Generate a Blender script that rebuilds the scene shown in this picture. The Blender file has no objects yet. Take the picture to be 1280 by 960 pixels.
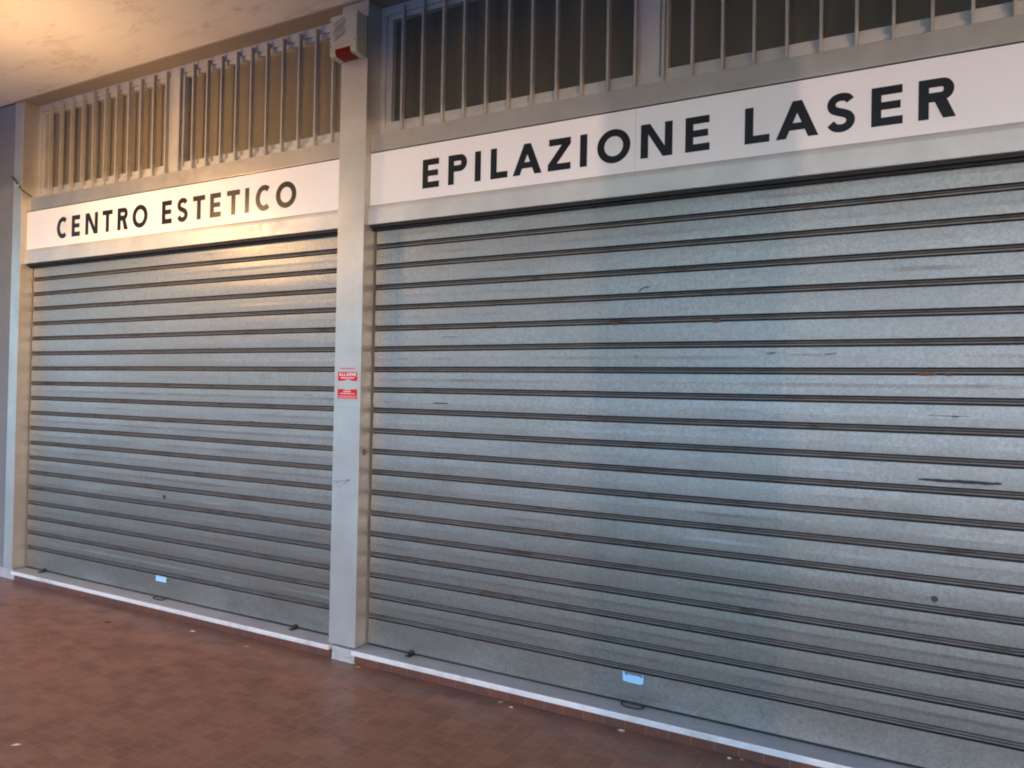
import bpy, bmesh, math, random
from mathutils import Vector, Matrix
random.seed(7)
sc = bpy.context.scene
C = sc.collection
R = math.radians
# ------------------------------------------------------------ camera
YAW, PITCH, ROLL = R(28.989), R(0.6455), R(1.1365)
CAM = Vector((0, -3.4145, 1.6))
fw = Vector((-math.sin(YAW)*math.cos(PITCH), math.cos(YAW)*math.cos(PITCH), math.sin(PITCH)))
rt = Vector((math.cos(YAW), math.sin(YAW), 0)); up = rt.cross(fw)
r2 = rt*math.cos(ROLL) + up*math.sin(ROLL); u2 = up*math.cos(ROLL) - rt*math.sin(ROLL)
cd = bpy.data.cameras.new('camera'); cam = bpy.data.objects.new('camera', cd); C.objects.link(cam)
cam.matrix_world = Matrix(((r2.x, u2.x, -fw.x, CAM.x), (r2.y, u2.y, -fw.y, CAM.y), (r2.z, u2.z, -fw.z, CAM.z), (0, 0, 0, 1)))
cd.sensor_width = 36; cd.lens = 955.99/1280*36; cd.clip_start = 0.02; cd.clip_end = 1000
sc.camera = cam
# ------------------------------------------------------------ sky, sun, exposure
SUN_EL, SUN_AZ = R(3.0), math.atan2(-1.0, 0.88)          # azimuth of the sun seen from the facade (math angle from +X)
w = bpy.data.worlds.new('World'); sc.world = w; w.use_nodes = True
nt = w.node_tree; bg = nt.nodes['Background']
sk = nt.nodes.new('ShaderNodeTexSky'); sk.sky_type = 'NISHITA'; sk.sun_disc = False
sk.sun_elevation = SUN_EL; sk.sun_rotation = math.pi/2 - SUN_AZ
sk.air_density = 1.0; sk.dust_density = 0.3; sk.ozone_density = 3.0
tn = nt.nodes.new('ShaderNodeMix'); tn.data_type = 'RGBA'; tn.blend_type = 'MULTIPLY'; tn.inputs[0].default_value = 1
tn.inputs[7].default_value = (0.78, 0.92, 1.21, 1)       # cool dusk balance
nt.links.new(sk.outputs[0], tn.inputs[6]); nt.links.new(tn.outputs[2], bg.inputs['Color']); bg.inputs['Strength'].default_value = 0.15
sd = bpy.data.lights.new('sun', 'SUN'); so = bpy.data.objects.new('sun', sd); C.objects.link(so)
sd.energy = 0.075; sd.angle = R(0.45); sd.color = (1.0, 0.66, 0.50)
sdir = Vector((math.cos(SUN_AZ)*math.cos(SUN_EL), math.sin(SUN_AZ)*math.cos(SUN_EL), math.sin(SUN_EL)))
so.rotation_euler = sdir.to_track_quat('Z', 'Y').to_euler()
sc.view_settings.view_transform = 'Standard'; sc.view_settings.look = 'None'
sc.view_settings.gamma = 1; sc.view_settings.use_curve_mapping = False
sc.view_settings.exposure = 3.66
LAMP_W = 21.0
try: sc.cycles.filter_width = 2.0
except Exception: pass

# ------------------------------------------------------------ helpers
def new_mat(name, base, rough=0.6, metal=0.0, spec=0.5):
    m = bpy.data.materials.new(name); m.use_nodes = True
    b = m.node_tree.nodes['Principled BSDF']
    b.inputs['Base Color'].default_value = (*base, 1); b.inputs['Roughness'].default_value = rough
    b.inputs['Metallic'].default_value = metal; b.inputs['Specular IOR Level'].default_value = spec
    return m
def N(m, t, **k):
    n = m.node_tree.nodes.new(t)
    for a, v in k.items():
        if a in n.inputs: n.inputs[a].default_value = v
        else: setattr(n, a, v)
    return n
def L(m, a, b): m.node_tree.links.new(a, b)
def coords(m, scale=(1, 1, 1), rot=(0, 0, 0), loc=(0, 0, 0)):
    g = m.node_tree.nodes.new('ShaderNodeNewGeometry')
    mp = m.node_tree.nodes.new('ShaderNodeMapping'); mp.inputs['Scale'].default_value = scale
    mp.inputs['Rotation'].default_value = rot; mp.inputs['Location'].default_value = loc
    L(m, g.outputs['Position'], mp.inputs['Vector']); return mp.outputs[0]
def noise(m, vec, scale, detail=4, rough=0.55, dist=0.0):
    n = N(m, 'ShaderNodeTexNoise'); n.inputs['Scale'].default_value = scale; n.inputs['Detail'].default_value = detail
    n.inputs['Roughness'].default_value = rough; n.inputs['Distortion'].default_value = dist
    L(m, vec, n.inputs['Vector']); return n.outputs['Fac']
def ramp(m, fac, stops):
    r = N(m, 'ShaderNodeValToRGB'); e = r.color_ramp.elements
    while len(e) < len(stops): e.new(0.5)
    for i, (p, c) in enumerate(stops):
        e[i].position = p; e[i].color = (*c, 1) if not isinstance(c, (int, float)) else (c, c, c, 1)
    L(m, fac, r.inputs[0]); return r.outputs[0]
def mix(m, fac, a, b, mode='MIX'):
    n = N(m, 'ShaderNodeMix'); n.data_type = 'RGBA'; n.blend_type = mode
    for s, v in ((n.inputs[0], fac), (n.inputs[6], a), (n.inputs[7], b)):
        if hasattr(v, 'links'): L(m, v, s)
        elif isinstance(v, (int, float)): s.default_value = v
        else: s.default_value = (*v, 1)
    return n.outputs[2]
def bsdf(m): return m.node_tree.nodes['Principled BSDF']
def bump(m, h, strength=0.2, dist=0.002):
    b = N(m, 'ShaderNodeBump'); b.inputs['Strength'].default_value = strength; b.inputs['Distance'].default_value = dist
    L(m, h, b.inputs['Height']); L(m, b.outputs[0], bsdf(m).inputs['Normal'])

def box(bm, x0, x1, y0, y1, z0, z1, bev=0.0):
    v = [bm.verts.new((x, y, z)) for x in (x0, x1) for y in (y0, y1) for z in (z0, z1)]
    fs = [(0, 1, 3, 2), (4, 6, 7, 5), (0, 4, 5, 1), (2, 3, 7, 6), (0, 2, 6, 4), (1, 5, 7, 3)]
    faces = [bm.faces.new([v[i] for i in f]) for f in fs]
    if bev > 0:
        ed = list({e for f in faces for e in f.edges})
        bmesh.ops.bevel(bm, geom=ed, offset=bev, segments=2, affect='EDGES', profile=0.6)
    return faces
def prism(bm, pts, y0, y1):
    """polygon in XZ, extruded from y0 (front) to y1"""
    a = [bm.verts.new((x, y0, z)) for x, z in pts]; b = [bm.verts.new((x, y1, z)) for x, z in pts]
    n = len(pts); bm.faces.new(a); bm.faces.new(b[::-1])
    for i in range(n): bm.faces.new((a[(i+1) % n], a[i], b[i], b[(i+1) % n]))
def tube(bm, pts, r, seg=8, cyc=False):
    pts = [Vector(p) for p in pts]; n = len(pts); rings = []
    for i, p in enumerate(pts):
        if cyc: t = pts[(i+1) % n] - pts[i-1]
        else: t = pts[min(i+1, n-1)] - pts[max(i-1, 0)]
        t.normalize(); a = t.cross(Vector((0.13, 0.2, 0.97)));
        if a.length < 1e-3: a = t.cross(Vector((1, 0, 0)))
        a.normalize(); b = t.cross(a)
        rings.append([bm.verts.new(p + r*(math.cos(2*math.pi*k/seg)*a + math.sin(2*math.pi*k/seg)*b)) for k in range(seg)])
    for i in range(n if cyc else n-1):
        A, B = rings[i], rings[(i+1) % n]
        for k in range(seg): bm.faces.new((A[k], A[(k+1) % seg], B[(k+1) % seg], B[k]))
    if not cyc: bm.faces.new(rings[0]); bm.faces.new(rings[-1][::-1])
def obj(name, bm, mats, parent=None, smooth=False):
    bmesh.ops.recalc_face_normals(bm, faces=bm.faces)
    me = bpy.data.meshes.new(name); bm.to_mesh(me); bm.free()
    for m in (mats if isinstance(mats, (list, tuple)) else [mats]): me.materials.append(m)
    if smooth:
        for p in me.polygons: p.use_smooth = True
    o = bpy.data.objects.new(name, me); C.objects.link(o)
    if parent:
        o.parent = parent; o.matrix_parent_inverse = Matrix.Translation(-Vector(parent.location))
    return o
def tag(o, label, cat, group=None):
    o['label'] = label; o['category'] = cat
    if group: o['group'] = group
    return o
def thing(name, label, cat, loc, group=None):
    o = bpy.data.objects.new(name, None); C.objects.link(o); o.location = loc; o.empty_display_size = 0.1
    return tag(o, label, cat, group)
def struct(name, bm, m):
    o = obj(name, bm, m); o['kind'] = 'structure'; return o
def bx(name, m, parent, *a, bev=0.0):
    bm = bmesh.new(); box(bm, *a, bev=bev); return obj(name, bm, m, parent)

# ------------------------------------------------------------ materials
def brushed(name, col, rough, metal, var=0.12, tint=(1, 1, 1)):
    m = new_mat(name, col, rough, metal)
    v = coords(m, (0.6, 0.6, 5)); v2 = coords(m, (3, 3, 3)); v3 = coords(m, (220, 220, 2))
    f = noise(m, v2, 1.3, 5); f2 = noise(m, v3, 1.0, 2)
    c = mix(m, ramp(m, f, [(0.3, 0.0), (0.75, 1.0)]), tuple(c*(1-var) for c in col), tuple(min(1, c*(1+var)) for c in col))
    g = noise(m, coords(m, (14, 14, 5)), 2.0, 6, 0.7)
    c = mix(m, ramp(m, g, [(0.62, 0.0), (0.78, 0.5)]), c, tuple(x*0.55 for x in col))
    L(m, c, bsdf(m).inputs['Base Color'])
    L(m, ramp(m, noise(m, v2, 6, 3), [(0.2, rough*0.8), (0.8, min(1, rough*1.25))]), bsdf(m).inputs['Roughness'])
    bump(m, f2, 0.05, 0.001)
    return m
M_alu = brushed('anodised_aluminium', (0.54, 0.52, 0.485), 0.46, 0.72)
M_alu3 = brushed('pale_fascia_aluminium', (0.60, 0.59, 0.57), 0.5, 0.4)
M_alu2 = brushed('fascia_aluminium', (0.44, 0.41, 0.37), 0.40, 0.6)
M_frame = brushed('window_frame_metal', (0.50, 0.49, 0.46), 0.5, 0.35)
M_bar = brushed('grille_paint', (0.40, 0.385, 0.35), 0.5, 0.2)
M_soffit = new_mat('lintel_soffit', (0.26, 0.215, 0.17), 0.7)
# galvanised steel
def galv(name, base, dirt, metal=0.55):
    m = new_mat(name, base, 0.42, metal)
    p = coords(m)
    vo = N(m, 'ShaderNodeTexVoronoi'); vo.inputs['Scale'].default_value = 130; L(m, p, vo.inputs['Vector'])
    sp = N(m, 'ShaderNodeSeparateColor'); L(m, vo.outputs['Color'], sp.inputs[0])
    fine = noise(m, p, 55, 5, 0.7); big = noise(m, coords(m, (0.7, 0.7, 1.6)), 1.1, 5, 0.6)
    streak = noise(m, coords(m, (1.4, 1, 9)), 2.2, 6, 0.65)
    c = mix(m, sp.outputs[0], tuple(x*0.86 for x in base), tuple(x*1.12 for x in base))
    c = mix(m, ramp(m, fine, [(0.3, 0.75), (0.7, 1.15)]), (0, 0, 0), c) if False else mix(m, 1.0, c, ramp(m, fine, [(0.25, 0.78), (0.75, 1.0)]), 'MULTIPLY')
    c = mix(m, ramp(m, big, [(0.35, 0.0), (0.75, 0.65)]), c, dirt)
    c = mix(m, ramp(m, streak, [(0.6, 0.0), (0.82, 0.55)]), c, tuple(x*0.45 for x in dirt))
    # a few darker smears with their own outline
    sm = noise(m, coords(m, (2.2, 1, 14), loc=(3.3, 0, 1.7)), 2.0, 8, 0.75, 0.6)
    c = mix(m, ramp(m, sm, [(0.70, 0.0), (0.76, 0.7)]), c, (0.06, 0.06, 0.06))
    # grime plus painted-in dimming of the lower slats: ragged patches, more below than above
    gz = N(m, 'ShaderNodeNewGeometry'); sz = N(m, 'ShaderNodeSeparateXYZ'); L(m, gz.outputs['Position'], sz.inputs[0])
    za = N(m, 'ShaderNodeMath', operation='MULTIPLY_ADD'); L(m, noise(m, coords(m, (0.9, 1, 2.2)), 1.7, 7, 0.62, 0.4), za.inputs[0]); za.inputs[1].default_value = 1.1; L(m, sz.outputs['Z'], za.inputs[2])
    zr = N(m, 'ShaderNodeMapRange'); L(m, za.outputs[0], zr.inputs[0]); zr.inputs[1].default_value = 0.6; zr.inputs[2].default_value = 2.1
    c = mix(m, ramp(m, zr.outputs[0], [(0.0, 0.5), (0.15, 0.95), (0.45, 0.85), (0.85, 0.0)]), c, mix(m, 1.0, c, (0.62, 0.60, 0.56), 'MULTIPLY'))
    # vertical rain and drip streaks
    dr = noise(m, coords(m, (26, 1, 1.3)), 1.0, 5, 0.6)
    c = mix(m, ramp(m, dr, [(0.58, 0.0), (0.8, 0.28)]), c, mix(m, 1.0, c, (0.55, 0.54, 0.50), 'MULTIPLY'))
    L(m, c, bsdf(m).inputs['Base Color'])
    ro = N(m, 'ShaderNodeMath', operation='MULTIPLY_ADD'); L(m, sp.outputs[1], ro.inputs[0]); ro.inputs[1].default_value = 0.12; ro.inputs[2].default_value = 0.41
    L(m, ro.outputs[0], bsdf(m).inputs['Roughness'])
    bump(m, noise(m, p, 30, 4, 0.6), 0.12, 0.0015)
    return m
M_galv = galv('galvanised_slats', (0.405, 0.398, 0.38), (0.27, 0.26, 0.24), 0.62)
def joint_mat():
    m = new_mat('slat_joint_grime', (0.20, 0.175, 0.16), 0.6, 0.3)
    f = noise(m, coords(m, (2.5, 1, 8)), 2.5, 6, 0.7)
    c = ramp(m, f, [(0.3, (0.24, 0.23, 0.22)), (0.55, (0.20, 0.19, 0.18)), (0.68, (0.12, 0.085, 0.06)), (0.76, (0.17, 0.07, 0.03))])
    L(m, c, bsdf(m).inputs['Base Color']); return m
M_joint = joint_mat()
M_black = new_mat('black_rubber', (0.012, 0.012, 0.012), 0.7)
M_dark = new_mat('dark_recess', (0.03, 0.028, 0.026), 0.8)
def white_sign():
    m = new_mat('white_sign_vinyl', (0.78, 0.76, 0.76), 0.34)
    f = noise(m, coords(m, (1.2, 1, 1.2)), 1.5, 5)
    L(m, mix(m, ramp(m, f, [(0.3, 0.0), (0.8, 1.0)]), (0.87, 0.85, 0.86), (0.82, 0.80, 0.805)), bsdf(m).inputs['Base Color']); return m
M_sign = white_sign()
M_letter = new_mat('black_letter_vinyl', (0.007, 0.006, 0.008), 0.33, 0, 0.45)
def marble():
    m = new_mat('marble_sill', (0.6, 0.59, 0.57), 0.35)
    p = coords(m, (1, 2, 1)); f = noise(m, p, 3.0, 8, 0.65, 1.2); g = noise(m, coords(m), 7, 6, 0.7)
    c = ramp(m, f, [(0.3, (0.72, 0.71, 0.70)), (0.5, (0.68, 0.67, 0.66)), (0.66, (0.52, 0.50, 0.48))])
    # foot dirt lying on the tread, in streaks along the shutter
    gm = N(m, 'ShaderNodeNewGeometry'); s = N(m, 'ShaderNodeSeparateXYZ'); L(m, gm.outputs['Normal'], s.inputs[0])
    d = N(m, 'ShaderNodeMath', operation='MULTIPLY'); L(m, ramp(m, s.outputs['Z'], [(0.4, 0.0), (0.9, 1.0)]), d.inputs[0])
    L(m, ramp(m, g, [(0.3, 0.45), (0.7, 0.95)]), d.inputs[1])
    c = mix(m, d.outputs[0], c, (0.46, 0.45, 0.40))
    L(m, c, bsdf(m).inputs['Base Color']); return m
M_marble = marble()
def tile_mat(name, riser=False):
    m = new_mat(name, (0.2, 0.08, 0.05), 0.5)
    g = N(m, 'ShaderNodeNewGeometry'); s = N(m, 'ShaderNodeSeparateXYZ'); L(m, g.outputs['Position'], s.inputs[0])
    cb = N(m, 'ShaderNodeCombineXYZ')
    if riser: L(m, s.outputs['X'], cb.inputs[0]); L(m, s.outputs['Z'], cb.inputs[1])
    else: L(m, s.outputs['Y'], cb.inputs[0]); L(m, s.outputs['X'], cb.inputs[1])
    mp = N(m, 'ShaderNodeMapping'); L(m, cb.outputs[0], mp.inputs[0])
    mp.inputs['Location'].default_value = (0.0365+0.01, 0.3, 0) if riser else (0.03, 0.018, 0)
    br = N(m, 'ShaderNodeTexBrick'); L(m, mp.outputs[0], br.inputs['Vector'])
    br.offset = 0.5; br.inputs['Scale'].default_value = 1; br.inputs['Brick Width'].default_value = 0.105
    br.inputs['Row Height'].default_value = 0.5 if riser else 0.105; br.inputs['Mortar Size'].default_value = 0.0022
    br.inputs['Mortar Smooth'].default_value = 0.4; br.inputs['Bias'].default_value = 0.0
    br.inputs['Color1'].default_value = (0.0, 0, 0, 1); br.inputs['Color2'].default_value = (1, 1, 1, 1); br.inputs['Mortar'].default_value = (0.5, 0.5, 0.5, 1)
    tile = ramp(m, br.outputs['Color'], [(0.0, (0.39, 0.150, 0.068)), (0.35, (0.45, 0.175, 0.080)), (0.7, (0.49, 0.195, 0.090)), (1.0, (0.54, 0.22, 0.105))])
    n1 = noise(m, coords(m), 1.6, 6, 0.6); n2 = noise(m, coords(m), 35, 4, 0.7); n3 = noise(m, coords(m, (1, 1.6, 1)), 5.5, 5, 0.65)
    c = mix(m, ramp(m, n1, [(0.3, 0.0), (0.75, 0.5)]), tile, (0.36, 0.165, 0.085))
    c = mix(m, ramp(m, n3, [(0.48, 0.0), (0.70, 0.55)]), c, (0.20, 0.095, 0.055))
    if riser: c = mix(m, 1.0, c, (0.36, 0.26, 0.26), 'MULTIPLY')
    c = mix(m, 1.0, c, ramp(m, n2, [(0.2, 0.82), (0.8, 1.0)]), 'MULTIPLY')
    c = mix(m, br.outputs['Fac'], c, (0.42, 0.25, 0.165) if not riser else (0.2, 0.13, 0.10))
    # grey street dust that gathers along the shopfront, ragged outline
    ad = N(m, 'ShaderNodeMath', operation='MULTIPLY_ADD'); L(m, noise(m, coords(m), 4.5, 6, 0.6), ad.inputs[0]); ad.inputs[1].default_value = 0.55
    L(m, s.outputs['Y'], ad.inputs[2])
    dust = ramp(m, ad.outputs[0], [(0.0, 0.0), (0.30, 0.85)])
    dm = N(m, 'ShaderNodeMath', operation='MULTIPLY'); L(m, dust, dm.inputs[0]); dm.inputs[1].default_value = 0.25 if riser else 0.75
    c = mix(m, dm.outputs[0], c, (0.12, 0.10, 0.088))
    L(m, c, bsdf(m).inputs['Base Color'])
    L(m, ramp(m, n3, [(0.3, 0.30), (0.7, 0.50)]), bsdf(m).inputs['Roughness'])
    h = N(m, 'ShaderNodeMath', operation='SUBTRACT'); h.inputs[0].default_value = 1; L(m, br.outputs['Fac'], h.inputs[1])
    bump(m, h.outputs[0], 0.35, 0.0015)
    return m
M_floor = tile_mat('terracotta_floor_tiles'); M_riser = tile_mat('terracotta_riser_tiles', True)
def plaster():
    m = new_mat('ceiling_plaster', (0.55, 0.52, 0.49), 0.85)
    n1 = noise(m, coords(m), 1.2, 6, 0.6); n2 = noise(m, coords(m, (0.8, 2.6, 1), rot=(0, 0, 0.5)), 3.2, 7, 0.7, 0.4)
    n3 = noise(m, coords(m), 26, 5, 0.7)
    c = ramp(m, n1, [(0.3, (0.62, 0.595, 0.565)), (0.7, (0.70, 0.67, 0.64))])
    c = mix(m, ramp(m, n2, [(0.52, 0.0), (0.74, 0.45)]), c, (0.42, 0.30, 0.22))
    k = N(m, 'ShaderNodeMath', operation='MULTIPLY'); L(m, ramp(m, n2, [(0.52, 0.0), (0.68, 1.0)]), k.inputs[0]); L(m, ramp(m, n3, [(0.50, 0.0), (0.70, 0.7)]), k.inputs[1])
    c = mix(m, k.outputs[0], c, (0.26, 0.17, 0.12))
    L(m, c, bsdf(m).inputs['Base Color']); bump(m, n3, 0.25, 0.004)
    return m
M_ceil = plaster()
def concrete(name, a, b, s=2.0):
    m = new_mat(name, a, 0.85); f = noise(m, coords(m), s, 8, 0.65); g = noise(m, coords(m), 40, 4, 0.7)
    c = mix(m, ramp(m, f, [(0.3, 0.0), (0.7, 1.0)]), a, b); c = mix(m, 1.0, c, ramp(m, g, [(0.2, 0.8), (0.8, 1.0)]), 'MULTIPLY')
    L(m, c, bsdf(m).inputs['Base Color']); bump(m, g, 0.3, 0.003); return m
M_conc = concrete('grey_concrete', (0.30, 0.29, 0.28), (0.22, 0.215, 0.21))
M_cement = concrete('pale_cement', (0.36, 0.37, 0.37), (0.50, 0.50, 0.49), 12)
M_wall = concrete('painted_wall_panel', (0.22, 0.225, 0.235), (0.18, 0.18, 0.185), 1.2)
M_asph = concrete('pale_paving', (0.52, 0.51, 0.49), (0.44, 0.43, 0.42), 3)
def pane_mat(name, a, b, ro):
    m = new_mat(name, a, ro); f = noise(m, coords(m, (4.5, 1, 0.8)), 1.6, 5, 0.6); g = noise(m, coords(m), 60, 3, 0.6)
    c = mix(m, ramp(m, f, [(0.3, 0.0), (0.7, 1.0)]), a, b); c = mix(m, 1.0, c, ramp(m, g, [(0.2, 0.8), (0.8, 1.0)]), 'MULTIPLY')
    L(m, c, bsdf(m).inputs['Base Color']); return m
M_pane = pane_mat('dusty_film_glass', (0.25, 0.20, 0.125), (0.18, 0.15, 0.095), 0.4)
M_pane2 = pane_mat('dark_film_glass', (0.125, 0.115, 0.080), (0.085, 0.084, 0.064), 0.3)
M_siren = new_mat('siren_plastic', (0.44, 0.42, 0.31), 0.5)
M_slot = new_mat('siren_slot', (0.22, 0.19, 0.15), 0.7)
M_red = new_mat('red_lens', (0.15, 0.004, 0.004), 0.4, 0, 0.15)
M_pink = new_mat('faded_red_print', (0.52, 0.26, 0.22), 0.5)
M_redp = new_mat('red_sticker_print', (0.60, 0.006, 0.012), 0.5, 0, 0.25)
M_redt = new_mat('faded_magenta_print', (0.45, 0.16, 0.22), 0.4)
M_film = new_mat('sticker_film', (0.45, 0.47, 0.49), 0.3)
M_white = new_mat('white_print', (0.72, 0.70, 0.70), 0.4)
M_lwhite = new_mat('pinkish_print', (0.75, 0.50, 0.48), 0.4)
M_blue = new_mat('pale_blue_label', (0.38, 0.66, 0.90), 0.25)
M_blue2 = new_mat('blue_label_print', (0.05, 0.12, 0.28), 0.4)
M_iron = new_mat('dark_iron', (0.06, 0.058, 0.055), 0.45, 0.7)
M_scuff = new_mat('black_scuff', (0.015, 0.014, 0.022), 0.6)
M_scuff2 = new_mat('grey_scuff', (0.13, 0.13, 0.135), 0.7)
M_scuff3 = new_mat('pencil_scribble', (0.29, 0.29, 0.29), 0.7)
M_rust = new_mat('rust', (0.14, 0.06, 0.03), 0.85)

# ------------------------------------------------------------ setting
FZ = 0.036
X0L, X1L = -6.40, -3.082      # left bay
X0R, X1R = -2.885, 0.44       # right bay
PR = 0.637                    # right end of the far right pillar
bm = bmesh.new(); box(bm, -14, 12, -5.6, 0.6, FZ-0.3, FZ); struct('floor', bm, M_floor)
bm = bmesh.new(); box(bm, -300, 300, -300, 200, -0.6, FZ-0.15); struct('street', bm, M_asph)
bm = bmesh.new(); box(bm, -14, 12, -5.9, 0.0, 3.862, 4.3); box(bm, -14, 12, -5.9, -5.35, 3.60, 3.8615)
struct('ceiling', bm, M_ceil)
bm = bmesh.new(); box(bm, -14, 12, 0.3, 0.7, -0.3, 4.3); struct('wall_behind', bm, M_dark)
# lintel soffit over the recessed windows
tag(bx('lintel', M_soffit, None, -6.52, PR, -0.014, 0.3, 3.852, 4.0), 'dark brown painted lintel between the ceiling and the barred windows', 'lintel')
# flank wall left of the pilaster, right flank beyond the far pillar
wl = thing('wall_panel', 'grey painted wall panel at the left edge beside the jamb', 'wall', (-9.5, 0.05, FZ))
bx('panel', M_wall, wl, -14, -6.524, 0.004, 0.3, 0.118, 3.85)
bx('plinth', M_cement, wl, -14, -6.38, 0.012, 0.3, FZ, 0.116)
wr = thing('wall_panel', 'grey painted wall panel beyond the right hand pillar, out of frame', 'wall', (6, 0.05, FZ))
bx('panel', M_wall, wr, PR+0.003, 12, 0.004, 0.3, 0.118, 3.85)
bx('plinth', M_cement, wr, PR-0.19, 12, 0.012, 0.3, FZ, 0.116)
# arcade columns behind the camera
for i, cx in enumerate((-10.3, -3.3, 3.72, 10.7)):
    lab = ['far left', 'left', 'right', 'far right'][i]
    b_ = bmesh.new(); box(b_, cx-0.24, cx+0.24, -5.55, -5.05, FZ, 3.861, bev=0.012)
    tag(obj('arcade_column', b_, M_conc), 'square concrete arcade column at the street side, %s one of four' % lab, 'column', 'arcade columns along the street')

b_ = bmesh.new(); box(b_, 6.6, 7.0, -5.0, 0.0, FZ, 3.861)  # unseen wall, added to cut light on the right-facing pillar sides
tag(obj('light_block_wall', b_, M_conc), 'added grey concrete wall cutting side light from the right, out of frame', 'wall')
# ------------------------------------------------------------ pilasters
def pilaster(x0, x1, label, base=(0.03, 0.0), depth=0.29):
    t = thing('pilaster', label, 'pillar', ((x0+x1)/2, 0.05, FZ), 'metal clad pilasters between the shutters')
    bx('cladding', M_alu, t, x0, x1, 0.0, depth, 0.120, 3.851, bev=0.003)
    return t
pj = pilaster(-6.52, -6.40, 'narrow grey metal jamb at the left end of the shopfront', depth=0.28)
pm = pilaster(-3.082, -2.885, 'metal clad pillar between the two shutters carrying the alarm siren')
b_ = bmesh.new(); fs = box(b_, -3.050, -2.880, -0.006, 0.2, FZ, 0.112)
bmesh.ops.subdivide_edges(b_, edges=list(b_.edges), cuts=4, use_grid_fill=True)
for v in b_.verts: v.co += Vector((random.uniform(-1, 1)*0.004, random.uniform(-1, 1)*0.003, random.uniform(-1, 1)*0.002))
obj('base_block', b_, M_cement, pm)
b_ = bmesh.new()                                  # thin assembly seam and a smudge on the pillar
box(b_, -3.0815, -2.8855, -0.0012, 0.002, 1.492, 1.4935); obj('seam', b_, M_scuff3, pm)
b_ = bmesh.new()
def smear(b_, x, z, lx, lz, y, n=14, ang=0.0, t=0.0008):
    top = []; bot = []
    for i in range(n+1):
        s = i/n; w_ = lz*(0.45+0.55*math.sin(math.pi*min(1, max(0, s)))**0.5)*(0.75+0.35*random.random())
        px = x + lx*s; pz = z + lx*s*math.tan(ang) + random.uniform(-1, 1)*lz*0.08
        top.append((px, pz+w_/2)); bot.append((px, pz-w_/2))
    prism(b_, top + bot[::-1], y, y+t)
for (x, z, lx, lz, a) in ((-3.082, 1.062, 0.045, 0.006, 0.05), (-3.06, 1.050, 0.05, 0.006, 0.35), (-3.035, 1.064, 0.085, 0.006, 0.12), (-3.0, 1.048, 0.045, 0.007, 0.45), (-2.975, 1.075, 0.035, 0.012, 0.1), (-3.05, 1.038, 0.04, 0.004, -0.1)):
    smear(b_, x, z, lx, lz, -0.0007, ang=a)
obj('scribble', b_, M_scuff3, pm)
b_ = bmesh.new(); prism(b_, [(0, 0)]*0 or [(0.02*math.cos(a)*random.uniform(.7, 1.1), 0.022*math.sin(a)*random.uniform(.7, 1.1)) for a in [k*math.pi/6 for k in range(12)]], -0.0004, 0.0004)
o = obj('smudge', b_, M_scuff2); o.rotation_euler = (0, 0, R(90)); o.location = (-2.8849, 0.045, 1.24); o.parent = pm; o.matrix_parent_inverse = Matrix.Translation(-Vector(pm.location))
pf = pilaster(X1R, PR, 'metal clad pillar at the right end of the shopfront, out of frame')

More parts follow.
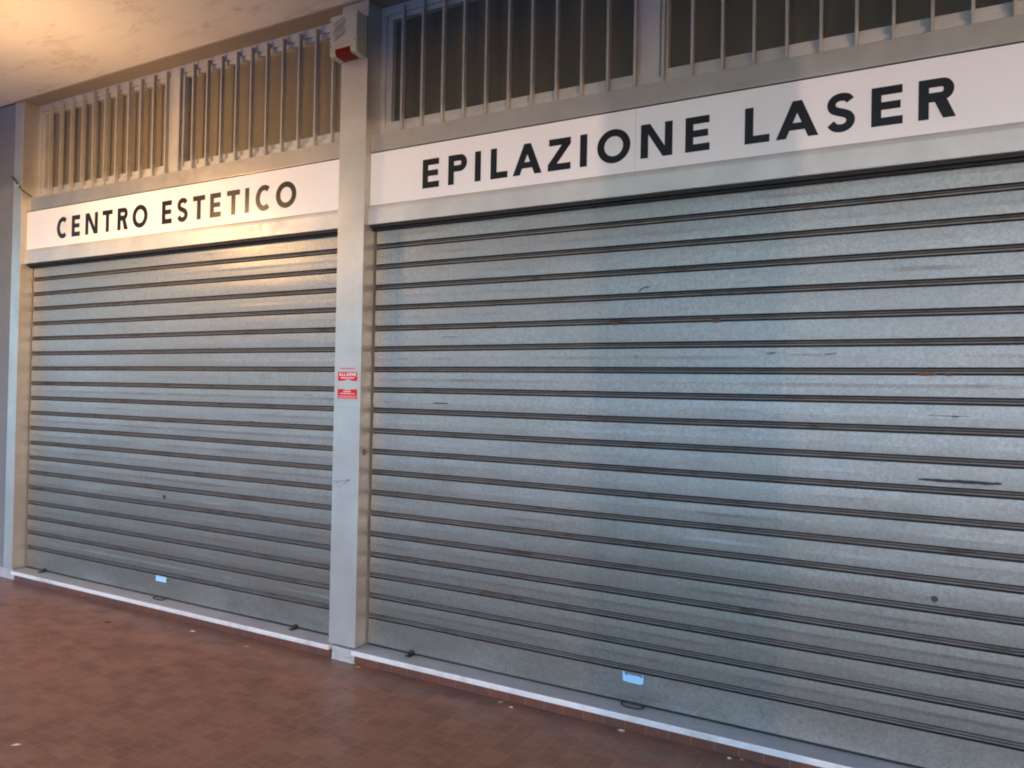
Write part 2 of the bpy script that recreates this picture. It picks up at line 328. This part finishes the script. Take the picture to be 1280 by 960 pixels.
# ------------------------------------------------------------ roller shutters
def bulge(z):
    u = (2.436 - z) % 0.1195 - 0.05975
    return max(0.0, 0.0014*(1 - (u/0.0428)**2)) if z > 0.29 else 0.0
def shutter(x0, x1, label, hx, tabs, key, marks):
    t = thing('roller_shutter', label, 'shutter', ((x0+x1)/2, 0.12, 0.116), 'closed roller shutters of the shopfront')
    a, b = x0+0.012, x1-0.012
    Y = 0.105; P = 0.1195; zc0 = 2.436
    prof = []                                        # (dy, z, material of the segment that follows)
    prof.append((0.0, 2.60, 0))
    for k in range(-1, 19):
        zc = zc0 - k*P
        prof += [(0.000, zc+0.0170, 0), (0.0015, zc+0.0155, 2), (0.014, zc+0.0148, 2), (0.014, zc+0.0096, 1),
                 (0.0040, zc+0.0082, 1), (0.0022, zc+0.0052, 1), (0.0022, zc+0.0014, 2), (0.0046, zc+0.0007, 2), (0.0022, zc-0.0008, 1), (0.0034, zc-0.0064, 1),
                 (0.014, zc-0.0080, 2), (0.014, zc-0.0134, 2), (0.0015, zc-0.0150, 0), (0.000, zc-0.0165, 0)]
        if k < 18:
            for q in (0.2, 0.4, 0.6, 0.8):
                prof.append((-bulge(zc-0.017-q*(P-0.034)), zc-0.017-q*(P-0.034), 0))
    prof.append((0.0, 0.152, 0)); prof.append((0.0, 0.128, 0))
    nx = 90; b_ = bmesh.new(); cols = []
    rnd = [random.uniform(-1, 1) for _ in range(60)]
    for i in range(nx+1):
        s = i/nx; x = a+(b-a)*s; col = []
        for j, (dy, z, mi) in enumerate(prof):
            k = int((zc0+P/2 - z)/P + 50) % 60
            wv = 0.0006*math.sin(3.1*x+rnd[k]*6) + 0.0003*math.sin(9.7*x+rnd[(k*7) % 60]*9) + 0.0005*rnd[(k*3+1) % 60] + 0.022*rnd[(k*5+2) % 60]*(((zc0 - z + P/2) % P) - P/2) + 0.0012*math.exp(-((x-(a+(b-a)*(0.5+0.45*rnd[(k*11) % 60])))/0.09)**2)
            zz = z + 0.0009*math.sin(2.2*x+k)
            col.append(b_.verts.new((x, Y+dy+wv, zz)))
        cols.append(col)
    for i in range(nx):
        for j in range(len(prof)-1):
            f = b_.faces.new((cols[i][j], cols[i+1][j], cols[i+1][j+1], cols[i][j+1])); f.material_index = prof[j+1][2] if prof[j+1][2] == prof[j][2] else max(prof[j][2], prof[j+1][2])
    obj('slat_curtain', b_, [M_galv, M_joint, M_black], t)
    bx('bottom_bar', M_black, t, a, b, Y+0.002, Y+0.03, 0.1165, 0.1275)
    for xa, xb in ((x0+0.0005, x0+0.03), (x1-0.03, x1-0.0005)):
        b_ = bmesh.new(); box(b_, xa, xb, Y+0.016, Y+0.05, 0.117, 2.55); obj('guide_rail', b_, M_dark, t)
    # seal under the fascia
    b_ = bmesh.new(); box(b_, x0+0.001, x1-0.001, 0.075, 0.098, 2.528, 2.551); box(b_, x0+0.001, x1-0.001, 0.05, 0.066, 2.538, 2.552)
    obj('top_seal', b_, M_black, t)
    # pull handle: flat wire ring lying on the sill
    b_ = bmesh.new(); pts = []
    for k in range(28):
        an = 2*math.pi*k/28; cx, sy = math.cos(an), math.sin(an)
        pts.append((hx + 0.055*math.copysign(abs(cx)**0.7, cx), 0.078 + 0.021*math.copysign(abs(sy)**0.8, sy), 0.122+0.003*sy))
    tube(b_, pts, 0.0038, 8, True); obj('pull_handle', b_, M_iron, t, True)
    for tx in tabs:
        b_ = bmesh.new(); box(b_, tx-0.016, tx+0.016, 0.055, 0.106, 0.1165, 0.1235, bev=0.002); box(b_, tx-0.012, tx+0.012, 0.088, 0.1045, 0.1235, 0.142, bev=0.002)
        obj('lock_tab', b_, M_iron, t)
    b_ = bmesh.new(); kx, kz = key
    ring = [(kx+0.0125*math.cos(q*math.pi/10), kz+0.0125*math.sin(q*math.pi/10)) for q in range(20)]
    prism(b_, ring, 0.099, 0.108); obj('lock_cylinder', b_, M_iron, t)
    for (x, z, lx, lz, ang, mi) in marks:
        b_ = bmesh.new(); smear(b_, x, z, lx, lz*1.25, 0.1025-bulge(z), n=18, ang=ang, t=0.003)
        obj(('scuff_mark', 'scuff_mark', 'rust_spot')[mi], b_, (M_scuff, M_scuff2, M_rust)[mi], t)
    return t
mkL = [(-5.86, 1.521, 0.05, 0.004, 0, 1), (-5.72, 1.519, 0.03, 0.003, 0, 1), (-5.0, 1.541, 0.06, 0.003, 0, 1), (-4.6, 1.545, 0.05, 0.004, 0, 1), (-4.15, 1.548, 0.07, 0.003, 0, 1),
       (-3.42, 1.560, 0.07, 0.005, 0, 1), (-4.78, 2.3165, 0.04, 0.008, 0, 2), (-4.2, 1.86, 0.05, 0.003, .1, 1), (-3.9, 1.38, 0.05, 0.004, 0.05, 1)]
mkR = [(-0.057, 1.2815, 0.285, 0.011, 0.006, 0), (-2.449, 1.533, 0.10, 0.006, 0, 0), (-2.80, 1.533, 0.05, 0.003, 0, 1), (-2.70, 1.78, 0.07, 0.003, 0, 1), (-2.4, 1.90, 0.1, 0.003, 0, 1),
       (-0.03, 1.541, 0.15, 0.0028, 0, 1), (0.055, 1.539, 0.03, 0.005, 0, 2), (-1.262, 2.10, 0.03, 0.008, 0.6, 1), (-1.238, 2.118, 0.035, 0.007, 0.1, 1), (-1.252, 2.110, 0.03, 0.004, 0.3, 1),
       (-1.28, 1.78, 0.022, 0.005, 0.5, 1), (-0.66, 1.795, 0.04, 0.007, 0.1, 1), (-0.56, 1.79, 0.13, 0.002, 0, 1), (-0.42, 1.79, 0.05, 0.006, 0.1, 1),
       (-1.40, 1.9485, 0.035, 0.016, 0, 2), (-0.905, 1.9485, 0.04, 0.017, 0, 2), (-0.07, 1.7075, 0.075, 0.012, 0, 2), (0.03, 1.706, 0.03, 0.009, 0, 2), (-2.1, 1.955, 0.05, 0.010, 0, 2)]
sL = shutter(X0L, X1L, 'closed galvanised roller shutter under the CENTRO ESTETICO sign', -4.705, (-6.12, -3.44), (-4.711, 0.823), mkL)
sR = shutter(X0R, X1R, 'closed galvanised roller shutter under the EPILAZIONE LASER sign', -1.246, (-2.555, 0.11), (0.006, 0.807), mkR)

# ------------------------------------------------------------ sills and tiled risers
def sill(x0, x1, which):
    t = thing('door_sill', 'pale marble sill with tiled riser below the %s shutter' % which, 'sill', ((x0+x1)/2, 0.1, FZ), 'marble sills under the shutters')
    b_ = bmesh.new(); n = 40
    box(b_, x0, x1, -0.024, 0.28, 0.086, 0.116, bev=0.006)
    obj('slab', b_, M_marble, t)
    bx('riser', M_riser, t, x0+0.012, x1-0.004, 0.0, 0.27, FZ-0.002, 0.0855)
    return t
sill(-6.372, -3.062, 'CENTRO ESTETICO'); sill(-2.895, X1R-0.003, 'EPILAZIONE LASER')

# ------------------------------------------------------------ lettering
def arc(cx, cz, rx, rz, a0, a1, n=18):
    return [(cx+rx*math.cos(R(a0+(a1-a0)*i/n)), cz+rz*math.sin(R(a0+(a1-a0)*i/n))) for i in range(n+1)]
def stroke(path, w_):
    l, r_ = [], []
    for i, p in enumerate(path):
        a = Vector(path[max(i-1, 0)]); b = Vector(path[min(i+1, len(path)-1)]); d = (b-a).normalized(); nn = Vector((-d.y, d.x))*w_/2
        l.append((p[0]+nn.x, p[1]+nn.y)); r_.append((p[0]-nn.x, p[1]-nn.y))
    return l + r_[::-1]
def glyph(ch, W, H, s):
    """returns [outer, holes...] loops; s = stroke width"""
    h = s*0.92
    if ch == 'I': return [[(0, 0), (W, 0), (W, H), (0, H)]]
    if ch == 'L': return [[(0, 0), (W, 0), (W, h), (s, h), (s, H), (0, H)]]
    if ch == 'T': m_ = W/2; return [[(m_-s/2, 0), (m_+s/2, 0), (m_+s/2, H-h), (W, H-h), (W, H), (0, H), (0, H-h), (m_-s/2, H-h)]]
    if ch == 'E':
        c = H*0.51; q = h*0.47
        return [[(0, 0), (W, 0), (W, h), (s, h), (s, c-q), (W*0.93, c-q), (W*0.93, c+q), (s, c+q), (s, H-h), (W*0.98, H-h), (W*0.98, H), (0, H)]]
    if ch == 'N': return [[(0, 0), (s, 0), (s, H*0.70), (W-s*1.25, 0), (W, 0), (W, H), (W-s, H), (W-s, H*0.30), (s*1.25, H), (0, H)]]
    if ch == 'Z': return [[(0, 0), (W, 0), (W, h), (s*1.35, h), (W, H-h*0.95), (W, H), (W*0.04, H), (W*0.04, H-h), (W-s*1.35, H-h), (0, h*0.95)]]
    if ch == 'A':
        m_ = W/2; k = s*0.52; zb0, zb1 = H*0.21, H*0.21+h*0.92
        sl = (m_-k)/H; wi = s*1.12
        f = lambda z: wi + z*sl                       # inner edge of left leg
        top = (m_-wi)/sl
        return [[(0, 0), (wi, 0), (f(zb0), zb0), (W-f(zb0), zb0), (W-wi, 0), (W, 0), (m_+k, H), (m_-k, H)],
                [(f(zb1), zb1), (W-f(zb1), zb1), (m_, min(top, H*0.80))]]
    if ch in 'PR':
        bz = H*0.43 if ch == 'P' else H*0.44; ro = (H-bz)/2; cx = W*0.94-ro if W*0.94-ro > s else s*1.1
        Wb = W if ch == 'P' else W*0.95; cx = max(Wb-ro*0.95, s*1.05); rx = Wb-cx
        outer = [(0, 0), (s, 0)]
        if ch == 'P': outer += [(s, bz)]
        else: outer += [(s, bz-0.02*H), (s*1.55, bz-0.02*H), (W-s*1.2, 0), (W, 0), (Wb-rx*0.62, bz+ro*0.17)]
        a0 = -90 if ch == 'P' else -62
        outer += arc(cx, bz+ro, rx, ro, a0, 90, 20) + [(0, H)]
        hole = [(s, bz+h)] + arc(cx, bz+ro, rx-s*0.98, ro-h, -90, 90, 16) + [(s, H-h)]
        return [outer, hole]
    if ch == 'O': return [arc(W/2, H/2, W/2, H*0.515, 0, 360, 48)[:-1], arc(W/2, H/2, W/2-s*1.0, H*0.515-h, 0, 360, 48)[:-1]]
    if ch == 'C':
        rx = W*0.56; rz = H*0.515; cx = rx
        o_ = arc(cx, H/2, rx, rz, 52, 308, 34); i_ = arc(cx, H/2, rx-s, rz-h, 310, 50, 34)
        return [o_+i_]
    if ch == 'S':
        hs = h*0.98; w2 = W - hs
        P_ = [(0.93, 0.86), (0.80, 0.965), (0.60, 1.0), (0.42, 1.0), (0.22, 0.95), (0.09, 0.84), (0.08, 0.72), (0.17, 0.61), (0.36, 0.545),
              (0.60, 0.485), (0.82, 0.415), (0.94, 0.31), (0.95, 0.19), (0.84, 0.07), (0.64, 0.005), (0.42, 0.0), (0.22, 0.045), (0.04, 0.17)]
        q = []
        for i in range(len(P_)-1):                    # Catmull-Rom
            p0 = P_[max(i-1, 0)]; p1 = P_[i]; p2 = P_[i+1]; p3 = P_[min(i+2, len(P_)-1)]
            for k in range(4):
                t_ = k/4
                q.append(tuple(0.5*((2*p1[c])+(-p0[c]+p2[c])*t_+(2*p0[c]-5*p1[c]+4*p2[c]-p3[c])*t_*t_+(-p0[c]+3*p1[c]-3*p2[c]+p3[c])*t_**3) for c in (0, 1)))
        q.append(P_[-1])
        path = [(hs/2+x*w2-0.02*W, -0.012*H+hs/2+z*(H*1.024-hs)) for x, z in q]
        return [stroke(path, hs)]
    if ch == 'M': return [[(0, 0), (s, 0), (s, H*.66), (W/2-s*.2, H*.12), (W/2+s*.2, H*.12), (W-s, H*.66), (W-s, 0), (W, 0), (W, H), (W-s*1.1, H), (W/2, H*.42), (s*1.1, H), (0, H)]]
def add_glyph(bm, ch, x, z, W, H, s, y, t=0.0012):
    loops = glyph(ch, W, H, s)
    tmp = bmesh.new(); eds = []
    for lp in loops:
        vs = [tmp.verts.new((x+p[0], y, z+p[1])) for p in lp]
        for i in range(len(vs)): eds.append(tmp.edges.new((vs[i], vs[(i+1) % len(vs)])))
    bmesh.ops.triangle_fill(tmp, edges=eds, use_beauty=True, use_dissolve=False)
    bmesh.ops.recalc_face_normals(tmp, faces=tmp.faces)
    r_ = bmesh.ops.extrude_face_region(tmp, geom=list(tmp.faces))
    for v in [g for g in r_['geom'] if isinstance(g, bmesh.types.BMVert)]: v.co.y += t
    me = bpy.data.meshes.new('tmp'); tmp.to_mesh(me); tmp.free(); bm.from_mesh(me); bpy.data.meshes.remove(me)

# ------------------------------------------------------------ signs (fascia)
YS = 0.048
def shop_sign(x0, x1, words, label):
    t = thing('shop_sign', label, 'sign', ((x0+x1)/2, YS, 2.553), 'lettered fascia signs above the shutters')
    a, b = x0+0.001, x1-0.001
    b_ = bmesh.new(); box(b_, a, b, YS-0.004, 0.16, 2.976, 3.078, bev=0.003); obj('upper_trim', b_, M_alu2, t)
    b_ = bmesh.new(); box(b_, a, b, YS+0.004, 0.15, 2.9705, 2.9755); obj('shadow_gap', b_, M_dark, t)
    bx('panel', M_sign, t, a, b, YS, 0.15, 2.668, 2.970)
    b_ = bmesh.new()
    prof = [(YS-0.003, 2.6675), (YS-0.010, 2.655), (YS-0.013, 2.640), (YS-0.013, 2.556), (YS-0.010, 2.5535), (0.10, 2.5535), (0.10, 2.6675)]
    A = [b_.verts.new((a, y, z)) for y, z in prof]; B = [b_.verts.new((b, y, z)) for y, z in prof]
    b_.faces.new(A); b_.faces.new(B[::-1])
    for i in range(len(prof)): b_.faces.new((A[i], B[i], B[(i+1) % len(prof)], A[(i+1) % len(prof)]))
    obj('lower_trim', b_, M_alu3, t)
    if x0 > -5: bx('panel_seam', M_scuff3, t, -1.2702, -1.2692, YS-0.0005, YS+0.001, 2.669, 2.969)
    for k, word in enumerate(words):
        b_ = bmesh.new()
        for ch, xa, xb in word: add_glyph(b_, ch, xa, 2.7245, xb-xa, 0.1605, 0.037, YS-0.0018)
        obj('lettering', b_, M_letter, t)
    return t
w1 = list(zip('CENTRO', (-5.985, -5.793, -5.620, -5.412, -5.233, -5.060), (-5.850, -5.688, -5.468, -5.292, -5.110, -4.893)))
w2 = list(zip('ESTETICO', (-4.737, -4.578, -4.416, -4.246, -4.084, -3.916, -3.819, -3.640), (-4.632, -4.462, -4.296, -4.141, -3.964, -3.879, -3.684, -3.467)))
w3 = list(zip('EPILAZIONE', (-2.513, -2.342, -2.171, -2.073, -1.938, -1.735, -1.558, -1.466, -1.243, -1.027), (-2.402, -2.222, -2.134, -1.970, -1.770, -1.609, -1.520, -1.295, -1.088, -0.914)))
w4 = list(zip('LASER', (-0.758, -0.624, -0.420, -0.246, -0.074), (-0.651, -0.450, -0.302, -0.130, 0.057)))
shop_sign(X0L, X1L, (w1, w2), 'white fascia sign lettered CENTRO ESTETICO with aluminium trims')
shop_sign(X0R, X1R, (w3, w4), 'white fascia sign lettered EPILAZIONE LASER with aluminium trims')

# ------------------------------------------------------------ transom windows + bar grilles
def window(x0, x1, mx, label, pm_):
    t = thing('transom_window', label, 'window', ((x0+x1)/2, 0.17, 3.078), 'barred windows above the signs')
    a, b = x0+0.001, x1-0.001; zb, zt = 3.0785, 3.851
    b_ = bmesh.new()                                  # outer frame, mitred look by butting
    box(b_, a, b, 0.1178, 0.20, zb, zb+0.055, bev=0.002); box(b_, a, b, 0.1178, 0.20, zt-0.05, zt, bev=0.002)
    box(b_, a, a+0.035, 0.1180, 0.20, zb+0.0552, zt-0.0502, bev=0.002); box(b_, b-0.035, b, 0.1180, 0.20, zb+0.0552, zt-0.0502, bev=0.002)
    obj('frame', b_, M_frame, t)
    bx('mullion', M_frame, t, mx-0.050, mx+0.050, 0.122, 0.20, zb+0.0555, zt-0.0505, bev=0.002)
    for (p, q) in ((a+0.0355, mx-0.0505), (mx+0.0505, b-0.0355)):
        b_ = bmesh.new(); z0, z1 = zb+0.056, zt-0.051; s = 0.038
        box(b_, p, q, 0.132, 0.19, z0, z0+s, bev=0.002); box(b_, p, q, 0.132, 0.19, z1-s+0.01, z1, bev=0.002)
        box(b_, p, p+s, 0.1322, 0.19, z0+s+.0002, z1-s+.0098, bev=0.002); box(b_, q-s, q, 0.1322, 0.19, z0+s+.0002, z1-s+.0098, bev=0.002)
        sa = obj('sash', b_, M_frame, t)
        b_ = bmesh.new(); box(b_, p+s-.003, q-s+.003, 0.168, 0.174, z0+s-.003, z1-s+.013); obj('pane', b_, pm_, sa)
    return t
window(X0L, X1L, -4.723, 'two pane transom window with brownish panes above CENTRO ESTETICO', M_pane)
window(X0R, X1R, -1.232, 'two pane transom window with dark panes above EPILAZIONE LASER', M_pane2)
barm = None
def grille(x0, x1, xs, label):
    global barm
    t = thing('window_grille', label, 'grille', ((x0+x1)/2, 0.06, 3.078), 'vertical bar grilles over the windows')
    for x in xs:
        if barm is None:
            b_ = bmesh.new(); box(b_, -0.0065, 0.0065, -0.014, 0.014, 0, 0.745, bev=0.0015); o = obj('bar', b_, M_bar); barm = o.data
        else: o = bpy.data.objects.new('bar', barm); C.objects.link(o)
        o.location = (x*1.0107, 0.1032, 3.0795); o.parent = t; o.matrix_parent_inverse = Matrix.Translation(-Vector(t.location))
        o.rotation_euler = (random.uniform(-1, 1)*0.002, random.uniform(-1, 1)*0.0035, random.uniform(-1, 1)*0.02)
    return t
grille(X0L, X1L, [-6.128+0.1395*k for k in range(22)], 'grey bar grille in front of the window above CENTRO ESTETICO')
grille(X0R, X1R, [-2.679+0.1395*k for k in range(23)], 'grey bar grille in front of the window above EPILAZIONE LASER')

# ------------------------------------------------------------ alarm siren
t = thing('alarm_siren', 'cream alarm siren box with dark red lens high on the middle pillar', 'siren', (-2.985, -0.045, 3.511))
prof = [(-0.001, 3.750), (-0.090, 3.750), (-0.094, 3.746), (-0.094, 3.530), (-0.086, 3.5185), (-0.001, 3.511)]
xa, xb = -3.090, -2.889
b_ = bmesh.new(); A = [b_.verts.new((xa, y, z)) for y, z in prof]; B = [b_.verts.new((xb, y, z)) for y, z in prof]
b_.faces.new(A); b_.faces.new(B[::-1])
for i in range(len(prof)): b_.faces.new((A[i], B[i], B[(i+1) % len(prof)], A[(i+1) % len(prof)]))
bmesh.ops.bevel(b_, geom=list(b_.edges), offset=0.003, segments=2, affect='EDGES')
obj('housing', b_, M_siren, t)
b_ = bmesh.new()                                     # lens wraps from the front face down the slope
lp = [(-0.0965, 3.553), (-0.0965, 3.527), (-0.0865, 3.5155), (-0.016, 3.5095), (-0.016, 3.5145), (-0.084, 3.5225), (-0.090, 3.553)]
A = [b_.verts.new((-3.045, y, z)) for y, z in lp]; B = [b_.verts.new((-2.935, y, z)) for y, z in lp]
b_.faces.new(A); b_.faces.new(B[::-1])
for i in range(7): b_.faces.new((A[i], B[i], B[(i+1) % 7], A[(i+1) % 7]))
obj('lens', b_, M_red, t)
b_ = bmesh.new()
for k in range(7):
    zb_ = 3.608 + 0.0155*k; sh = 0.008*math.sin(k*1.7)
    prism(b_, [(-3.064+sh, zb_), (-3.056+sh, zb_-0.006), (-2.972+sh, zb_+0.024), (-2.980+sh, zb_+0.031)], -0.0948, -0.0925)
obj('louvre', b_, M_slot, t)
b_ = bmesh.new(); prism(b_, [(-3.05, 3.568), (-2.99, 3.5685), (-2.99, 3.576), (-3.05, 3.5755)], -0.0945, -0.093)
for k in range(7): prism(b_, [(-3.045+k*0.016, 3.580), (-3.035+k*0.016, 3.580), (-3.035+k*0.016, 3.5855), (-3.045+k*0.016, 3.5855)], -0.0945, -0.093)
obj('faded_print', b_, M_pink, t)
for x_, z_ in ((-3.082, 3.720), (-2.905, 3.725), (-2.905, 3.585), (-3.080, 3.575)):
    b_ = bmesh.new(); prism(b_, [(x_+0.0035*math.cos(q*math.pi/5), z_+0.0035*math.sin(q*math.pi/5)) for q in range(10)], -0.0955, -0.092)
    obj('screw', b_, M_iron, t)
bx('wall_plate', M_dark, t, -3.080, -2.8865, -0.0035, -0.0005, 3.514, 3.756)

# ------------------------------------------------------------ alarm sticker on the pillar
t = thing('warning_sticker', 'red and white alarm warning sticker on the middle pillar', 'sticker', (-2.98, -0.001, 1.543))
bx('film', M_film, t, -3.056, -2.905, -0.0009, -0.0002, 1.543, 1.787)
b_ = bmesh.new(); y = -0.0013
def rect(b_, x0, x1, z0, z1, y=-0.0014): prism(b_, [(x0, z0), (x1, z0), (x1, z1), (x0, z1)], y, y+0.0004)
prism(b_, [(-3.053, 1.648), (-3.008, 1.650), (-2.99, 1.6565), (-2.965, 1.657), (-2.948, 1.650), (-2.908, 1.648), (-2.908, 1.701), (-3.053, 1.701)], -0.0014, -0.001)
prism(b_, [(-3.053, 1.545), (-2.908, 1.545), (-2.908, 1.601), (-2.945, 1.600), (-2.965, 1.596), (-2.995, 1.596), (-3.012, 1.601), (-3.053, 1.602)], -0.0014, -0.001)
obj('red_band', b_, M_redp, t)
b_ = bmesh.new(); x = -3.046
for ch, W in zip('ALLARME', (.019, .012, .012, .019, .015, .020, .013)):
    add_glyph(b_, ch, x, 1.677, W, 0.019, 0.0042, -0.0018, 0.0004); x += W + 0.0034
obj('headline', b_, M_white, t)
for (zz, xa_, xb_, hh) in ((1.663, -3.033, -2.93, .007), (1.584, -3.010, -2.955, .006), (1.573, -3.035, -2.925, .005)):
    x = xa_; b_ = bmesh.new()
    while x < xb_:
        W = random.uniform(.004, .009); rect(b_, x, min(x+W, xb_), zz, zz+hh, -0.0018); x += W+0.002
    obj('text_line', b_, M_white, t)
for zz, xa_, xb_ in ((1.559, -3.045, -2.915), (1.550, -3.045, -2.915)):
    x = xa_; b_ = bmesh.new()
    while x < xb_:
        W = random.uniform(.004, .012); rect(b_, x, min(x+W, xb_), zz, zz+0.0038, -0.0018); x += W+0.0015
    obj('small_print', b_, M_lwhite, t)
b_ = bmesh.new(); x = -3.036
while x < -2.928:
    W = random.uniform(.006, .011); rect(b_, x, x+W, 1.716+random.uniform(-.001, .001), 1.725); x += W+0.003
obj('top_print', b_, M_redt, t)

# ------------------------------------------------------------ blue labels on the shutters
def label_(x0, x1, z0, z1, lab, torn):
    t = thing('paper_label', lab, 'label', ((x0+x1)/2, 0.1, z0), None)
    b_ = bmesh.new()
    if torn: pts = [(x0+.002, z0+.004), (x0+.04, z0+.001), (x1-.012, z0), (x1, z0+.008), (x1-.001, z1-.003), (x1-.006, z1-.001), (x1-.010, z1-.014), (x1-.03, z1-.010), (x0+.022, z1-.008), (x0+.013, z1-.013), (x0+.007, z1+.002), (x0, z1)]
    else: pts = [(x0, z0+.001), (x1, z0), (x1, z1), (x0, z1)]
    prism(b_, pts, 0.0995, 0.1008); obj('paper', b_, M_blue, t)
    b_ = bmesh.new()
    if torn:
        for xx in (x0+.015,): prism(b_, [(xx, z1-.016), (xx+.012, z1-.014), (xx+.006, z1-.004)], 0.099, 0.1)
        obj('printed_mark', b_, M_blue2, t); b_ = bmesh.new(); xx = x1-.016; prism(b_, [(xx, z1-.016), (xx+.012, z1-.014), (xx+.006, z1-.004)], 0.099, 0.1)
        obj('printed_mark', b_, M_blue2, t); b_ = bmesh.new()
        prism(b_, [(x0+.03, z1-.0125), (x1-.04, z1-.0125), (x1-.045, z1-.0105), (x0+.032, z1-.0105)], 0.099, 0.1)
    else: prism(b_, [(x0+.006, z1-.005), (x1-.01, z1-.005), (x1-.01, z1-.004), (x0+.006, z1-.004)], 0.099, 0.1)
    obj('print', b_, M_blue2, t)
label_(-4.776, -4.665, 0.230, 0.268, 'small pale blue label low on the CENTRO ESTETICO shutter', False)
label_(-1.305, -1.200, 0.219, 0.268, 'torn pale blue label low on the EPILAZIONE LASER shutter', True)

# ------------------------------------------------------------ bracket and cable on the left jamb
t = thing('cable_clip', 'small metal clip holding a thin drooping cable on the left jamb', 'cable', (-6.46, -0.005, 3.18))
b_ = bmesh.new(); box(b_, -6.49, -6.425, -0.014, -0.001, 3.170, 3.184, bev=0.002); box(b_, -6.475, -6.455, -0.022, -0.014, 3.166, 3.196, bev=0.002)
box(b_, -6.445, -6.43, -0.024, -0.014, 3.155, 3.178, bev=0.002); obj('clip', b_, M_frame, t)
b_ = bmesh.new(); tube(b_, [(-6.55, -0.003, 3.262), (-6.52, -0.006, 3.250), (-6.48, -0.010, 3.222), (-6.43, -0.008, 3.180), (-6.395, -0.001, 3.140), (-6.36, 0.03, 3.105), (-6.33, 0.04, 3.086)], 0.0045)
obj('cable', b_, M_black, t, True)

# ------------------------------------------------------------ litter on the floor
def scrap(x, y, lx, ly, rz, m, lab, z=FZ, name='litter'):
    name = 'dry_leaf' if 'leaf' in lab or 'straw' in lab else 'plaster_chip'
    b_ = bmesh.new(); n = 7; pts = []
    for k in range(n):
        a = 2*math.pi*k/n; q = random.uniform(.7, 1.1); pts.append((lx*math.cos(a)*q, ly*math.sin(a)*q))
    A = [b_.verts.new((p[0], p[1], 0.001)) for p in pts]; c0 = b_.verts.new((0, 0, 0.006))
    B = [b_.verts.new((p[0]*.9, p[1]*.9, 0.0)) for p in pts]
    for i in range(n):
        b_.faces.new((A[i], A[(i+1) % n], c0)); b_.faces.new((A[i], B[i], B[(i+1) % n], A[(i+1) % n]))
    b_.faces.new(B[::-1])
    o = obj(name, b_, m); o.location = (x, y, z); o.rotation_euler = (0, 0, rz)
    return tag(o, lab, name.replace('_', ' '), 'small scraps lying on the tiles')
M_sw = new_mat('white_chip', (0.62, 0.60, 0.57), 0.7); M_st = new_mat('dry_leaf', (0.36, 0.24, 0.13), 0.8); M_sb = new_mat('dark_leaf', (0.05, 0.025, 0.015), 0.8)
scrap(-1.903, -0.03, 0.022, 0.010, 0.9, M_st, 'dry tan leaf scrap at the foot of the riser')
scrap(-1.826, -0.06, 0.013, 0.010, 0.3, M_sw, 'white chip just right of the tan leaf scrap', name='litter')
scrap(-4.132, -0.10, 0.026, 0.008, 0.2, M_sw, 'pale sliver on the tiles before the CENTRO ESTETICO sill')
scrap(-3.457, -1.532, 0.022, 0.007, 0.8, M_sw, 'pale sliver in the lower left of the floor')
scrap(-4.751, -0.27, 0.024, 0.013, 0.5, M_sb, 'dark leaf on the tiles below the left pull handle')
scrap(-0.763, -0.03, 0.013, 0.010, 0.1, M_sw, 'white chip at the riser near the bottom right')
scrap(-0.713, -0.015, 0.016, 0.009, 0.9, M_st, 'tan leaf scrap right of the white chip near the bottom right')
scrap(-3.62, -0.12, 0.028, 0.006, 0.7, M_st, 'thin straw on the tiles left of the middle pillar')
scrap(-1.262, -0.018, 0.018, 0.012, 0.0, M_sw, 'white plaster blob at the riser below the right pull handle')
scrap(-2.83, -0.03, 0.024, 0.008, 0.4, M_st, 'dry leaf curled beside the pillar base')

# ------------------------------------------------------------ warm portico lamp (its glow and reflection show on the left sign)
LX, LY, LZ = -4.97, -1.0, 2.89
t = thing('pendant_lamp', 'lit warm glass globe hanging under the portico ceiling, out of frame', 'lamp', (LX, LY, LZ))
b_ = bmesh.new(); bmesh.ops.create_uvsphere(b_, u_segments=24, v_segments=14, radius=0.08, matrix=Matrix.Translation((LX, LY, LZ)))
mg = new_mat('lit_globe', (0.9, 0.8, 0.6), 0.3)
bsdf(mg).inputs['Emission Color'].default_value = (1.0, 0.58, 0.25, 1); bsdf(mg).inputs['Emission Strength'].default_value = LAMP_W
obj('globe', b_, mg, t, True)
b_ = bmesh.new(); tube(b_, [(LX, LY, LZ+0.079), (LX, LY, 3.86)], 0.009); obj('rod', b_, M_iron, t, True)
b_ = bmesh.new(); tube(b_, [(LX, LY, 3.83), (LX, LY, 3.861)], 0.05, 20); obj('ceiling_rose', b_, M_iron, t, True)
